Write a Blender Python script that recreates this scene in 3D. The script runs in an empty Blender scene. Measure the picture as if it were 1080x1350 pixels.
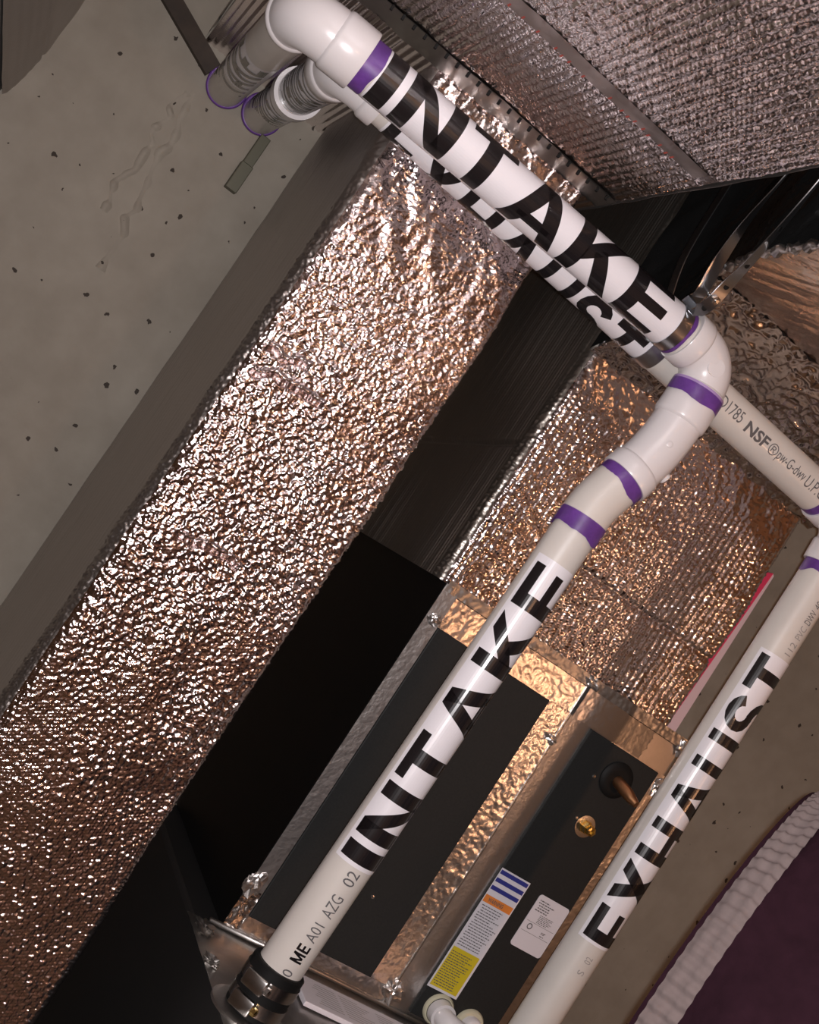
import bpy, bmesh, math, random
import numpy as np
from mathutils import Vector, Matrix

# ------------------------------------------------------------------ camera, world, lights
scene = bpy.context.scene
COL = scene.collection
S = 0.68            # layout units -> metres (2 inch PVC pipe = 0.089 layout units)
CAMZ = 1.45         # camera height in metres (layout z 1.60)
def W(p):           # layout point -> metres
    return Vector((S*p[0], S*p[1], CAMZ + S*(p[2]-1.6)))

RC = ((0.76759173, -0.32633656, 0.55164063),      # rows: image right, image down, forward
      (0.53221502, -0.15505618, -0.83228886),
      (0.35714157, 0.93244948, 0.05466138))
cam_d = bpy.data.cameras.new('camera')
cam = bpy.data.objects.new('camera', cam_d); COL.objects.link(cam)
right, down, fwd = Vector(RC[0]), Vector(RC[1]), Vector(RC[2])
m = Matrix((right, -down, -fwd)).transposed().to_4x4()
m.translation = W((0, 0, 1.6))
cam.matrix_world = m
cam_d.sensor_fit = 'VERTICAL'; cam_d.sensor_height = 36.0; cam_d.sensor_width = 28.8
cam_d.lens = 1555.946/1350*36.0
cam_d.clip_start = 0.02
scene.camera = cam

world = bpy.data.worlds.new('world'); scene.world = world; world.use_nodes = True
world.node_tree.nodes['Background'].inputs[0].default_value = (1.0, 0.88, 0.78, 1)
world.node_tree.nodes['Background'].inputs[1].default_value = 0.012

FLASH = 70.0
fl = bpy.data.lights.new('phone_flash', 'SPOT'); fl.energy = FLASH; fl.color = (1.0, 0.95, 0.96)
fl.spot_size = math.radians(120); fl.spot_blend = 0.35; fl.shadow_soft_size = 0.005
flo = bpy.data.objects.new('phone_flash', fl); COL.objects.link(flo)
mm = m.copy(); mm.translation = W((0, 0, 1.6)) + right*0.014 - down*0.004
flo.matrix_world = mm

vs = scene.view_settings
scene.display_settings.display_device = 'sRGB'
vs.view_transform = 'Standard'; vs.look = 'None'; vs.exposure = 0.0; vs.gamma = 1.0
vs.use_curve_mapping = False

rng = np.random.default_rng(7)
random.seed(5)

# ------------------------------------------------------------------ materials
def mat(name, col, rough=0.5, metal=0.0, bump=None, var=None, spec=0.5, coat=0.0, emit=None):
    """bump=(scale,strength,distance)  var=(scale,amount) colour mottling"""
    mt = bpy.data.materials.new(name); mt.use_nodes = True
    nt = mt.node_tree; b = nt.nodes['Principled BSDF']
    b.inputs['Base Color'].default_value = (*col, 1)
    b.inputs['Roughness'].default_value = rough
    b.inputs['Metallic'].default_value = metal
    b.inputs['Specular IOR Level'].default_value = spec
    if coat: b.inputs['Coat Weight'].default_value = coat; b.inputs['Coat Roughness'].default_value = 0.12
    if emit:
        b.inputs['Emission Color'].default_value = (*emit[0], 1); b.inputs['Emission Strength'].default_value = emit[1]
    tc = nt.nodes.new('ShaderNodeTexCoord')
    if var:
        n = nt.nodes.new('ShaderNodeTexNoise'); n.inputs['Scale'].default_value = var[0]
        n.inputs['Detail'].default_value = 6; n.inputs['Roughness'].default_value = 0.6
        nt.links.new(tc.outputs['Object'], n.inputs['Vector'])
        r = nt.nodes.new('ShaderNodeMapRange')
        r.inputs['From Min'].default_value = 0.25; r.inputs['From Max'].default_value = 0.75
        r.inputs['To Min'].default_value = 1-var[1]; r.inputs['To Max'].default_value = 1+var[1]
        nt.links.new(n.outputs['Fac'], r.inputs['Value'])
        x = nt.nodes.new('ShaderNodeVectorMath'); x.operation = 'SCALE'
        x.inputs[0].default_value = col
        nt.links.new(r.outputs[0], x.inputs['Scale']); nt.links.new(x.outputs[0], b.inputs['Base Color'])
    if bump:
        n = nt.nodes.new('ShaderNodeTexNoise'); n.inputs['Scale'].default_value = bump[0]
        n.inputs['Detail'].default_value = 3
        nt.links.new(tc.outputs['Object'], n.inputs['Vector'])
        bp = nt.nodes.new('ShaderNodeBump'); bp.inputs['Strength'].default_value = bump[1]
        bp.inputs['Distance'].default_value = bump[2]
        nt.links.new(n.outputs['Fac'], bp.inputs['Height']); nt.links.new(bp.outputs[0], b.inputs['Normal'])
    return mt

M = {}
M['foil'] = mat('bubble_foil', (0.83, 0.74, 0.735), 0.13, 1.0, bump=(420, 0.35, 0.0012))
M['foil_rib'] = mat('ribbed_foil', (0.82, 0.75, 0.745), 0.17, 1.0, bump=(220, 0.35, 0.0012))
M['foil_side'] = mat('dull_shaded_foil', (0.40, 0.365, 0.345), 0.45, 1.0, bump=(160, 0.3, 0.001))  # rougher, darker foil copy: shade of the duct sides put into the colour
M['foil_dark'] = mat('smooth_foil', (0.72, 0.66, 0.62), 0.20, 1.0, bump=(60, 0.35, 0.003))
M['tape'] = mat('foil_tape', (0.74, 0.71, 0.69), 0.30, 1.0, bump=(240, 0.35, 0.0008))
M['tape_dull'] = mat('dull_tape', (0.42, 0.40, 0.38), 0.40, 1.0, bump=(90, 0.3, 0.0012))
M['galv'] = mat('galvanised_steel', (0.66, 0.62, 0.60), 0.34, 1.0, bump=(130, 0.25, 0.0006), var=(18, 0.12))
M['strap'] = mat('strap_steel', (0.48, 0.49, 0.51), 0.28, 1.0)
M['steel'] = mat('clamp_steel', (0.60, 0.58, 0.56), 0.25, 1.0)
M['black'] = mat('black_foam_panel', (0.014, 0.015, 0.015), 0.62, 0.0, var=(300, 0.25), spec=0.3)
M['cabinet'] = mat('black_painted_side', (0.006, 0.006, 0.006), 0.30, 0.0, spec=0.3)
M['furnace'] = mat('dark_furnace_paint', (0.02, 0.02, 0.02), 0.4, 0.0)
M['pvc'] = mat('pvc_pipe', (0.60, 0.56, 0.52), 0.36, 0.0, var=(14, 0.05), coat=0.15)
M['pvcw'] = mat('pvc_fitting', (0.68, 0.645, 0.65), 0.28, 0.0, coat=0.25)
M['label'] = mat('white_vinyl', (0.76, 0.735, 0.77), 0.32, 0.0, coat=0.2)
M['ink'] = mat('black_vinyl', (0.012, 0.010, 0.011), 0.22, 0.0, coat=0.3)
M['print'] = mat('grey_print', (0.10, 0.095, 0.10), 0.5)
M['printf'] = mat('faded_print', (0.30, 0.28, 0.27), 0.5)
M['purple'] = mat('purple_primer', (0.115, 0.04, 0.23), 0.35, 0.0, var=(40, 0.35))
M['purplel'] = mat('pale_purple_primer', (0.36, 0.24, 0.48), 0.35, 0.0, var=(60, 0.25))
M['rubber'] = mat('black_rubber', (0.006, 0.006, 0.006), 0.6, 0.0, spec=0.2)
M['copper'] = mat('copper', (0.52, 0.26, 0.13), 0.36, 1.0, var=(50, 0.25))
M['brass'] = mat('brass', (0.72, 0.52, 0.18), 0.22, 1.0)
M['paper'] = mat('white_paper', (0.66, 0.63, 0.67), 0.55)
M['yellow'] = mat('yellow_print', (0.62, 0.47, 0.02), 0.5)
M['orange'] = mat('orange_print', (0.72, 0.22, 0.04), 0.5)
M['blue'] = mat('blue_print', (0.03, 0.035, 0.22), 0.5)
M['pink'] = mat('pink_board', (0.60, 0.035, 0.10), 0.5)
M['pale'] = mat('pale_board', (0.62, 0.45, 0.47), 0.5)
M['wood'] = mat('dark_wood', (0.035, 0.022, 0.014), 0.7, var=(30, 0.4))
M['olive'] = mat('olive_metal', (0.10, 0.095, 0.065), 0.5, 0.3)
M['maroon'] = mat('maroon_fleece', (0.021, 0.0075, 0.0125), 0.95, var=(60, 0.2), spec=0.1, bump=(120, .4, .002))
M['rib'] = mat('grey_ribbing', (0.17, 0.135, 0.13), 0.95, var=(80, 0.12), spec=0.1)
M['skin'] = mat('skin', (0.55, 0.34, 0.25), 0.55)
M['denim'] = mat('dark_denim', (0.03, 0.035, 0.06), 0.9)
M['hair'] = mat('dark_hair', (0.02, 0.013, 0.01), 0.6)
M['joist'] = mat('pine', (0.42, 0.26, 0.15), 0.7, var=(8, 0.2))
M['cream'] = mat('cream_plastic', (0.55, 0.52, 0.38), 0.4)
M['bulb'] = mat('lamp_glass', (1, 0.8, 0.5), 0.3, emit=((1.0, 0.55, 0.22), 25.0))
M['red'] = mat('red_print', (0.45, 0.07, 0.05), 0.5)
M['cleart'] = mat('clear_seam_tape', (0.46, 0.40, 0.38), 0.30, 0.9, bump=(60, .3, .001))
M['lampcord'] = M['rubber']

def concrete():
    mt = bpy.data.materials.new('concrete'); mt.use_nodes = True
    nt = mt.node_tree; b = nt.nodes['Principled BSDF']; b.inputs['Roughness'].default_value = 0.75
    b.inputs['Specular IOR Level'].default_value = 0.25
    tc = nt.nodes.new('ShaderNodeTexCoord')
    n1 = nt.nodes.new('ShaderNodeTexNoise'); n1.inputs['Scale'].default_value = 2.2; n1.inputs['Detail'].default_value = 8
    n2 = nt.nodes.new('ShaderNodeTexNoise'); n2.inputs['Scale'].default_value = 22; n2.inputs['Detail'].default_value = 5
    nt.links.new(tc.outputs['Object'], n1.inputs['Vector']); nt.links.new(tc.outputs['Object'], n2.inputs['Vector'])
    mx = nt.nodes.new('ShaderNodeMix'); mx.data_type = 'RGBA'; mx.inputs[0].default_value = 0.35
    r1 = nt.nodes.new('ShaderNodeValToRGB'); r1.color_ramp.elements[0].color = (0.235, 0.205, 0.165, 1); r1.color_ramp.elements[1].color = (0.33, 0.295, 0.245, 1)
    r1.color_ramp.elements[0].position = .3; r1.color_ramp.elements[1].position = .7
    r2 = nt.nodes.new('ShaderNodeValToRGB'); r2.color_ramp.elements[0].color = (0.22, 0.195, 0.16, 1); r2.color_ramp.elements[1].color = (0.34, 0.31, 0.26, 1)
    r2.color_ramp.elements[0].position = .3; r2.color_ramp.elements[1].position = .7
    nt.links.new(n1.outputs['Fac'], r1.inputs[0]); nt.links.new(n2.outputs['Fac'], r2.inputs[0])
    nt.links.new(r1.outputs[0], mx.inputs[6]); nt.links.new(r2.outputs[0], mx.inputs[7])
    # small bug holes
    v = nt.nodes.new('ShaderNodeTexVoronoi'); v.voronoi_dimensions = '2D'; v.inputs['Scale'].default_value = 19
    nz = nt.nodes.new('ShaderNodeTexNoise'); nz.inputs['Scale'].default_value = 90
    nt.links.new(tc.outputs['Object'], nz.inputs['Vector'])
    ad = nt.nodes.new('ShaderNodeMix'); ad.data_type = 'VECTOR'; ad.inputs[0].default_value = 0.012
    nt.links.new(tc.outputs['Object'], ad.inputs[4]); nt.links.new(nz.outputs['Color'], ad.inputs[5])
    sx = nt.nodes.new('ShaderNodeSeparateXYZ'); cx = nt.nodes.new('ShaderNodeCombineXYZ')
    nt.links.new(ad.outputs[1], sx.inputs[0]); nt.links.new(sx.outputs['X'], cx.inputs['X']); nt.links.new(sx.outputs['Z'], cx.inputs['Y'])
    nt.links.new(cx.outputs[0], v.inputs['Vector'])
    sep = nt.nodes.new('ShaderNodeSeparateColor'); nt.links.new(v.outputs['Color'], sep.inputs[0])
    mr = nt.nodes.new('ShaderNodeMapRange'); mr.inputs['From Min'].default_value = 0.45; mr.inputs['From Max'].default_value = 1.0
    mr.inputs['To Min'].default_value = 0.0; mr.inputs['To Max'].default_value = 0.085
    nt.links.new(sep.outputs[0], mr.inputs['Value'])
    lt = nt.nodes.new('ShaderNodeMath'); lt.operation = 'LESS_THAN'
    nt.links.new(v.outputs['Distance'], lt.inputs[0]); nt.links.new(mr.outputs[0], lt.inputs[1])
    hm = nt.nodes.new('ShaderNodeMix'); hm.data_type = 'RGBA'
    nt.links.new(lt.outputs[0], hm.inputs[0]); nt.links.new(mx.outputs[2], hm.inputs[6]); hm.inputs[7].default_value = (0.045, 0.035, 0.028, 1)
    nt.links.new(hm.outputs[2], b.inputs['Base Color'])
    bp = nt.nodes.new('ShaderNodeBump'); bp.inputs['Strength'].default_value = 0.25; bp.inputs['Distance'].default_value = 0.004
    nt.links.new(n2.outputs['Fac'], bp.inputs['Height']); nt.links.new(bp.outputs[0], b.inputs['Normal'])
    return mt
M['concrete'] = concrete()

# ------------------------------------------------------------------ builders
def obj(name, v, f, material, parent=None, smooth=False, sharp=None):
    v = np.asarray(v, float)
    vv = np.empty_like(v); vv[:, 0] = S*v[:, 0]; vv[:, 1] = S*v[:, 1]; vv[:, 2] = CAMZ + S*(v[:, 2]-1.6)
    org = vv.mean(0) if parent is None else np.zeros(3)
    me = bpy.data.meshes.new(name)
    me.from_pydata(list(map(tuple, vv-org)) if parent is None else list(map(tuple, vv)), [], [tuple(int(i) for i in q) for q in f])
    me.update()
    if smooth:
        me.polygons.foreach_set('use_smooth', [True]*len(me.polygons))
        if sharp: me.set_sharp_from_angle(angle=math.radians(sharp))
    me.materials.append(M[material])
    o = bpy.data.objects.new(name, me); COL.objects.link(o)
    if parent is not None:
        o.parent = parent
        p, off = parent, Vector((0, 0, 0))
        while p is not None: off += p.location; p = p.parent
        o.location = -off
    else:
        o.location = org
    return o
def tag(o, label, cat, group=None):
    o['label'] = label; o['category'] = cat
    if group: o['group'] = group
    return o
def thing(name, loc, label, cat, group=None):
    o = bpy.data.objects.new(name, None); COL.objects.link(o); o.location = W(loc); o.empty_display_size = 0.05
    return tag(o, label, cat, group)
def struct(o): o['kind'] = 'structure'; return o
def cat(*ms):
    V, F, n = [], [], 0
    for v, f in ms:
        v = np.asarray(v, float); V.append(v); F += [[i+n for i in q] for q in f]; n += len(v)
    return np.vstack(V), F
def box(x0, x1, y0, y1, z0, z1, b=0.0):
    if b <= 0:
        v = [(x, y, z) for x in (x0, x1) for y in (y0, y1) for z in (z0, z1)]
        return np.array(v, float), [(0, 1, 3, 2), (4, 6, 7, 5), (0, 4, 5, 1), (2, 3, 7, 6), (0, 2, 6, 4), (1, 5, 7, 3)]
    bm = bmesh.new(); bmesh.ops.create_cube(bm, size=1.0)
    for q in bm.verts: q.co = ((x0+x1)/2+q.co.x*(x1-x0), (y0+y1)/2+q.co.y*(y1-y0), (z0+z1)/2+q.co.z*(z1-z0))
    bmesh.ops.bevel(bm, geom=bm.edges[:], offset=b, segments=2, affect='EDGES', profile=0.5)
    bm.verts.index_update()
    v = np.array([q.co[:] for q in bm.verts]); f = [[q.index for q in p.verts] for p in bm.faces]; bm.free(); return v, f
def frame_to(a):
    a = np.asarray(a, float); a = a/np.linalg.norm(a)
    h = np.array([0, 0, 1.]) if abs(a[2]) < .9 else np.array([0, 1., 0])
    u = np.cross(h, a); u /= np.linalg.norm(u); return a, u, np.cross(a, u)
def tube(pts, rad, n=40, caps=True, inner=None):
    pts = np.asarray(pts, float); k = len(pts)
    rad = np.full(k, rad, float) if np.isscalar(rad) else np.asarray(rad, float)
    T = np.zeros_like(pts); T[1:-1] = pts[2:]-pts[:-2]; T[0] = pts[1]-pts[0]; T[-1] = pts[-1]-pts[-2]
    for i in range(k):
        if np.linalg.norm(T[i]) < 1e-9: T[i] = T[i-1]
    T /= np.linalg.norm(T, axis=1)[:, None]
    _, u, w = frame_to(T[0]); V = []
    th = np.linspace(0, 2*np.pi, n, endpoint=False)
    for i in range(k):
        u = u-T[i]*(u@T[i]); u /= np.linalg.norm(u); w = np.cross(T[i], u)
        V.append(pts[i]+rad[i]*(np.cos(th)[:, None]*u+np.sin(th)[:, None]*w))
    V = np.vstack(V); F = []
    for i in range(k-1):
        for j in range(n):
            F.append((i*n+j, i*n+(j+1) % n, (i+1)*n+(j+1) % n, (i+1)*n+j))
    if caps: F.append(tuple(range(n-1, -1, -1))); F.append(tuple((k-1)*n+j for j in range(n)))
    return V, F
def arc_path(a, c, b, r, n=14):
    """straight a->c->b with fillet of tangent length r at c"""
    a, c, b = (np.asarray(q, float) for q in (a, c, b))
    d1 = (a-c)/np.linalg.norm(a-c); d2 = (b-c)/np.linalg.norm(b-c)
    p, q = c+d1*r, c+d2*r
    ang = np.arccos(np.clip(d1@d2, -1, 1)); R = r*math.tan(ang/2)
    bis = (d1+d2)/np.linalg.norm(d1+d2); o = c+bis*(R/math.sin(ang/2))
    out = []
    e1 = p-o; e2 = q-o; tot = math.pi-ang
    ax = np.cross(e1, e2); ax /= np.linalg.norm(ax)
    for i in range(n+1):
        t = tot*i/n
        out.append(o+e1*math.cos(t)+np.cross(ax, e1)*math.sin(t))
    return np.array(out)
def lathe_z(c, prof, n=32, axis=(0, 0, 1)):
    a, u, w = frame_to(axis); c = np.asarray(c, float)
    V, F = [], []; th = np.linspace(0, 2*np.pi, n, endpoint=False); k = len(prof)
    for r, h in prof: V.append(c+a*h+r*(np.cos(th)[:, None]*u+np.sin(th)[:, None]*w))
    for i in range(k-1):
        for j in range(n): F.append((i*n+j, i*n+(j+1) % n, (i+1)*n+(j+1) % n, (i+1)*n+j))
    F.append(tuple(range(n-1, -1, -1))); F.append(tuple((k-1)*n+j for j in range(n)))
    return np.vstack(V), F
# value noise on numpy arrays
def vnoise(x, y, seed=0):
    r = np.random.default_rng(seed); P = r.random((256, 256))
    xi = np.floor(x).astype(int); yi = np.floor(y).astype(int); fx = x-xi; fy = y-yi
    fx = fx*fx*(3-2*fx); fy = fy*fy*(3-2*fy)
    g = lambda i, j: P[i % 256, j % 256]
    return (g(xi, yi)*(1-fx)+g(xi+1, yi)*fx)*(1-fy)+(g(xi, yi+1)*(1-fx)+g(xi+1, yi+1)*fx)*fy-0.5
def ridged(x, y, seed=0): return 1-2*np.abs(vnoise(x, y, seed))*2
def bubbles(u, v, p, seed=3):
    """hex lattice of domes, pitch p; random height and dent for each dome"""
    q = p*0.866; best = np.full(u.shape, 9.0); hid = np.zeros(u.shape)
    r0 = np.floor(v/q)
    for dr in (0, 1):
        row = r0+dr; off = (row % 2)*0.5*p
        col = np.round((u-off)/p)
        d = np.hypot(u-(col*p+off), v-row*q)/p
        sel = d < best; best = np.where(sel, d, best)
        hid = np.where(sel, (np.sin(row*127.1+col*311.7+seed)*43758.5453) % 1.0, hid)
    dome = np.clip(1-(best/0.5)**2, 0, 1)**0.6
    dent = np.clip(1-(best/0.3)**2, 0, 1)*(0.25+0.9*hid)
    return dome-dent, hid
def facets(u, v, p, seed, slope):
    """crumpled foil: jittered cells, each a small plane with its own random tilt"""
    cu = np.floor(u/p); cv = np.floor(v/p); best = np.full(u.shape, 9e9); out = np.zeros(u.shape)
    hsh = lambda a, b, k: (np.sin(a*127.1+b*311.7+k*74.7+seed)*43758.5453) % 1.0
    for i in (-1, 0, 1):
        for j in (-1, 0, 1):
            a, b = cu+i, cv+j
            du = u-(a+.15+.7*hsh(a, b, 1))*p; dv = v-(b+.15+.7*hsh(a, b, 2))*p; d = du*du+dv*dv
            tx = (hsh(a, b, 3)+hsh(a, b, 4)-1)*2*slope; tz = (hsh(a, b, 5)+hsh(a, b, 6)-1)*2*slope
            sel = d < best; best = np.where(sel, d, best); out = np.where(sel, tx*du+tz*dv+(hsh(a, b, 7)-.5)*p*.14, out)
    return out
def grid_faces(nu, nv, flip=False):
    i = np.arange(nu-1)[:, None]; j = np.arange(nv-1)[None, :]
    a = i*nv+j; b = (i+1)*nv+j; c = (i+1)*nv+j+1; d = i*nv+j+1
    q = np.stack([a, d, c, b] if flip else [a, b, c, d], -1).reshape(-1, 4)
    return q.tolist()
def wrap_path(corners, rads, step):
    """open 2D polyline with rounded corners -> samples (x,y,nx,ny,s,seg)"""
    out = []; s = 0.0; C = [np.array(c, float) for c in corners]; k = len(C)
    segs = []
    for i in range(k-1):
        d = C[i+1]-C[i]; L = np.linalg.norm(d); d /= L
        r0 = rads[i] if i > 0 else 0; r1 = rads[i+1] if i+1 < k-1 else 0
        segs.append((C[i]+d*r0, C[i+1]-d*r1, d, r1))
    for i, (a, b, d, r1) in enumerate(segs):
        L = np.linalg.norm(b-a); st = step[i]; n = max(1, int(round(L/st))); nn = np.array([d[1], -d[0]])
        for t in range(n+(0 if i < len(segs)-1 else 1)):
            p = a+d*(L*t/n); out.append((p[0], p[1], nn[0], nn[1], s+L*t/n, i))
        s += L
        if i < len(segs)-1:
            d2 = segs[i+1][2]; n2 = np.array([d2[1], -d2[0]])
            arcl = r1*math.pi/2; m_ = max(4, int(round(arcl/min(step[i], step[i+1]))))
            for t in range(m_):
                a_ = (t/m_)*math.pi/2; nv = nn*math.cos(a_)+n2*math.sin(a_)
                cen = b-nn*r1; p = cen+nv*r1
                out.append((p[0], p[1], nv[0], nv[1], s+arcl*t/m_, i+0.5))
            s += arcl
    return np.array(out)
def wrap(name, corners, rads, step, z0, z1, zs, height, material, parent, edge=None):
    P = wrap_path(corners, rads, step); Z = np.linspace(z0, z1, int(round((z1-z0)/zs))+1)
    s = P[:, 4][:, None]+0*Z[None, :]; zz = 0*s+Z[None, :]; seg = P[:, 5][:, None]+0*zz
    h = height(s, zz, seg, P[:, 0][:, None]+0*zz)
    x = P[:, 0][:, None]+P[:, 2][:, None]*h; y = P[:, 1][:, None]+P[:, 3][:, None]*h
    V = np.stack([x, y, zz], -1).reshape(-1, 3)
    o = obj(name, V, grid_faces(len(P), len(Z)), material, parent, smooth=True)
    if edge:   # left-turned faces take the darker side foil, shade put into its colour
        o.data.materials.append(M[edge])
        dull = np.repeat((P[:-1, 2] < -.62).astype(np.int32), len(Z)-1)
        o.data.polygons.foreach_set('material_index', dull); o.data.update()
    return o

# ---------- flat artwork bent onto a cylinder
def clip_v(poly, v0, v1):
    def half(P, s, c):
        o = []
        for i in range(len(P)):
            a, b = P[i], P[(i+1) % len(P)]; da = s*(a[1]-c); db = s*(b[1]-c)
            if da >= 0: o.append(a)
            if da*db < 0:
                t = da/(da-db); o.append((a[0]+(b[0]-a[0])*t, a[1]+(b[1]-a[1])*t))
        return o
    P = half(poly, 1, v0)
    return half(P, -1, v1) if len(P) > 2 else []
def on_cyl(polys, O, a, n0, r, dv=0.005):
    O = np.asarray(O, float); a = np.asarray(a, float); a = a/np.linalg.norm(a)
    n0 = np.asarray(n0, float); n0 = n0-a*(n0@a); n0 /= np.linalg.norm(n0); t = np.cross(n0, a)
    V, F = [], []
    for P in polys:
        vs_ = [p[1] for p in P]; k0 = math.floor(min(vs_)/dv); k1 = math.ceil(max(vs_)/dv)
        for k in range(k0, k1):
            Q = clip_v(P, k*dv, (k+1)*dv)
            if len(Q) < 3: continue
            base = len(V)
            for u, v in Q:
                ph = v/r; V.append(O+a*u+r*(math.cos(ph)*n0+math.sin(ph)*t))
            F.append(list(range(base, base+len(Q))))
    return np.array(V), F
def stroke(path, w):
    path = [np.array(p, float) for p in path]; out = []; L, R = [], []
    for i, p in enumerate(path):
        d = (path[min(i+1, len(path)-1)]-path[max(i-1, 0)]); d /= np.linalg.norm(d); n = np.array([-d[1], d[0]])
        L.append(p+n*w/2); R.append(p-n*w/2)
    for i in range(len(path)-1): out.append([tuple(R[i]), tuple(R[i+1]), tuple(L[i+1]), tuple(L[i])])
    return out
def rect(x0, y0, x1, y1): return [(x0, y0), (x1, y0), (x1, y1), (x0, y1)]
w_ = 0.20

GL = {}
GL['I'] = (0.22, [rect(0, 0, .22, 1)])
GL['N'] = (0.74, [rect(0, 0, w_, 1), rect(.54, 0, .74, 1), [(.20, 1), (0, 1), (.54, 0), (.74, 0)]])
GL['T'] = (0.64, [rect(0, .82, .64, 1), rect(.22, 0, .42, .82)])
GL['A'] = (0.82, [[(0, 0), (.21, 0), (.50, 1), (.30, 1)], [(.61, 0), (.82, 0), (.52, 1), (.32, 1)], rect(.18, .21, .64, .37)])
GL['K'] = (0.78, [rect(0, 0, w_, 1), [(.18, .32), (.18, .60), (.50, 1), (.76, 1)], [(.28, .56), (.54, 0), (.79, 0), (.42, .70)]])
GL['E'] = (0.62, [rect(0, 0, w_, 1), rect(w_, .82, .61, 1), rect(w_, .42, .58, .59), rect(w_, 0, .62, .18)])
GL['X'] = (0.76, [[(0, 0), (.24, 0), (.75, 1), (.51, 1)], [(.52, 0), (.76, 0), (.25, 1), (.01, 1)]])
GL['H'] = (0.72, [rect(0, 0, w_, 1), rect(.52, 0, .72, 1), rect(w_, .41, .52, .59)])
GL['U'] = (0.72, stroke([(.10, 1), (.10, .34)]+[(.36+.26*math.cos(t), .34+.25*math.sin(t)) for t in np.linspace(math.pi, 2*math.pi, 11)]+[(.62, .34), (.62, 1)], .195))
GL['S'] = (0.66, stroke([(.33+.23*math.cos(t), .70+.21*math.sin(t)) for t in np.linspace(.25, 1.5*math.pi, 12)]+[(.33+.245*math.cos(t), .295+.205*math.sin(t)) for t in np.linspace(.5*math.pi, -math.pi*.93, 12)], .185))
GL['M'] = (0.86, [rect(0, 0, .19, 1), rect(.67, 0, .86, 1), [(0, 1), (.20, 1), (.52, .1), (.34, .1)], [(.66, 1), (.86, 1), (.52, .1), (.34, .1)]])
def glyphs(word):
    out, u = [], 0
    for c in word: out += [[(x+u, y) for x, y in p] for p in GL[c][1]]; u += GL[c][0]+.14
    return out
def big_text(parent, word, O, a, n0, r, height, length, cap=0.055):
    """letters as separate sub-parts along the pipe; O is where the first letter begins"""
    tot = sum(GL[c][0] for c in word)+0.10*(len(word)-1); sx = length/tot; u = 0
    for c in word:
        wd, P = GL[c]
        polys = [[((u+x)*sx, (y-.5)*height) for x, y in p] for p in P]
        v, f = on_cyl(polys, O, a, n0, r)
        obj('letter', v, f, 'ink', parent)
        u += wd+0.10
def font_polys(s, size, bold=0.0):
    cu = bpy.data.curves.new('txt', 'FONT'); cu.body = s; cu.size = size; cu.offset = bold; cu.resolution_u = 3
    o = bpy.data.objects.new('txt', cu); COL.objects.link(o)
    me = bpy.data.meshes.new_from_object(o); me.calc_loop_triangles()
    P = [[(me.vertices[i].co.x, me.vertices[i].co.y) for i in t.vertices] for t in me.loop_triangles]
    out = []
    for p in P:
        ar = sum(p[i][0]*p[(i+1) % 3][1]-p[(i+1) % 3][0]*p[i][1] for i in range(3)); out.append(p if ar > 0 else p[::-1])
    bpy.data.objects.remove(o); bpy.data.curves.remove(cu); bpy.data.meshes.remove(me)
    return out
def fit(polys, u0, u1, v0, v1):
    xs = [q[0] for p in polys for q in p]; ys = [q[1] for p in polys for q in p]
    ax = (u1-u0)/(max(xs)-min(xs)); ay = (v1-v0)/(max(ys)-min(ys))
    return [[(u0+(x-min(xs))*ax, v0+(y-min(ys))*ay) for x, y in p] for p in polys]
def rot_about(v, a, ang):
    v = np.asarray(v, float); a = np.asarray(a, float); a = a/np.linalg.norm(a); c, s = math.cos(ang), math.sin(ang)
    return v*c+np.cross(a, v)*s+a*(a@v)*(1-c)
CAM = np.array([0, 0, 1.6])
def facing(P, a):
    P = np.asarray(P, float); a = np.asarray(a, float); a = a/np.linalg.norm(a); d = CAM-P; d -= a*(d@a); return d/np.linalg.norm(d)

# ------------------------------------------------------------------ the room
WY = 2.98; FZ = 1.6-CAMZ/S; CZ = 2.86
XL, XR, YF = -2.2, 3.6, -2.6
wb = struct(obj('wall_back', *box(XL-.1, XR+.1, WY, WY+.2, FZ, CZ), 'concrete'))
struct(obj('wall_left', *box(XL-.2, XL, YF, WY, FZ, CZ), 'concrete'))
struct(obj('wall_right', *box(XR, XR+.2, YF, WY, FZ, CZ), 'concrete'))
M['plaster'] = mat('pinkish_plaster', (0.62, 0.50, 0.45), 0.8, var=(3, .1))
struct(obj('wall_front', *box(XL, XR, YF-.2, YF, FZ, CZ), 'plaster'))
struct(obj('floor', *box(XL, XR, YF, WY, FZ-.1, FZ), 'concrete'))
struct(obj('ceiling', *box(XL, XR, YF, WY, CZ, CZ+.1), 'joist'))
# vertical form-seam fins of concrete left on the wall
def fin(x0, z0, x1, z1, wid, seed):
    n = 60; V, F = [], []
    t = np.linspace(0, 1, n); x = x0+(x1-x0)*t+0.012*vnoise(t*14, t*0, seed)*2; z = z0+(z1-z0)*t
    hh = np.clip(0.010*(0.35+vnoise(t*22, t*0+3, seed+1)*1.8), 0.0005, .012)
    for i in range(n):
        V += [(x[i]-wid*(.5+hh[i]*30), WY+.002, z[i]), (x[i]-wid*.25, WY-hh[i], z[i]), (x[i]+wid*.2, WY-hh[i]*.7, z[i]), (x[i]+wid*(.6+hh[i]*25), WY+.002, z[i])]
    for i in range(n-1):
        for j in range(3): F.append((4*i+j, 4*i+j+1, 4*i+j+5, 4*i+j+4))
    return V, F
obj('form_seam', *fin(0.089, 2.310, 0.133, 1.83, 0.018, 11), 'concrete', wb, smooth=True)
obj('form_seam', *fin(0.062, 2.30, 0.055, 1.95, 0.016, 21), 'concrete', wb, smooth=True)

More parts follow.
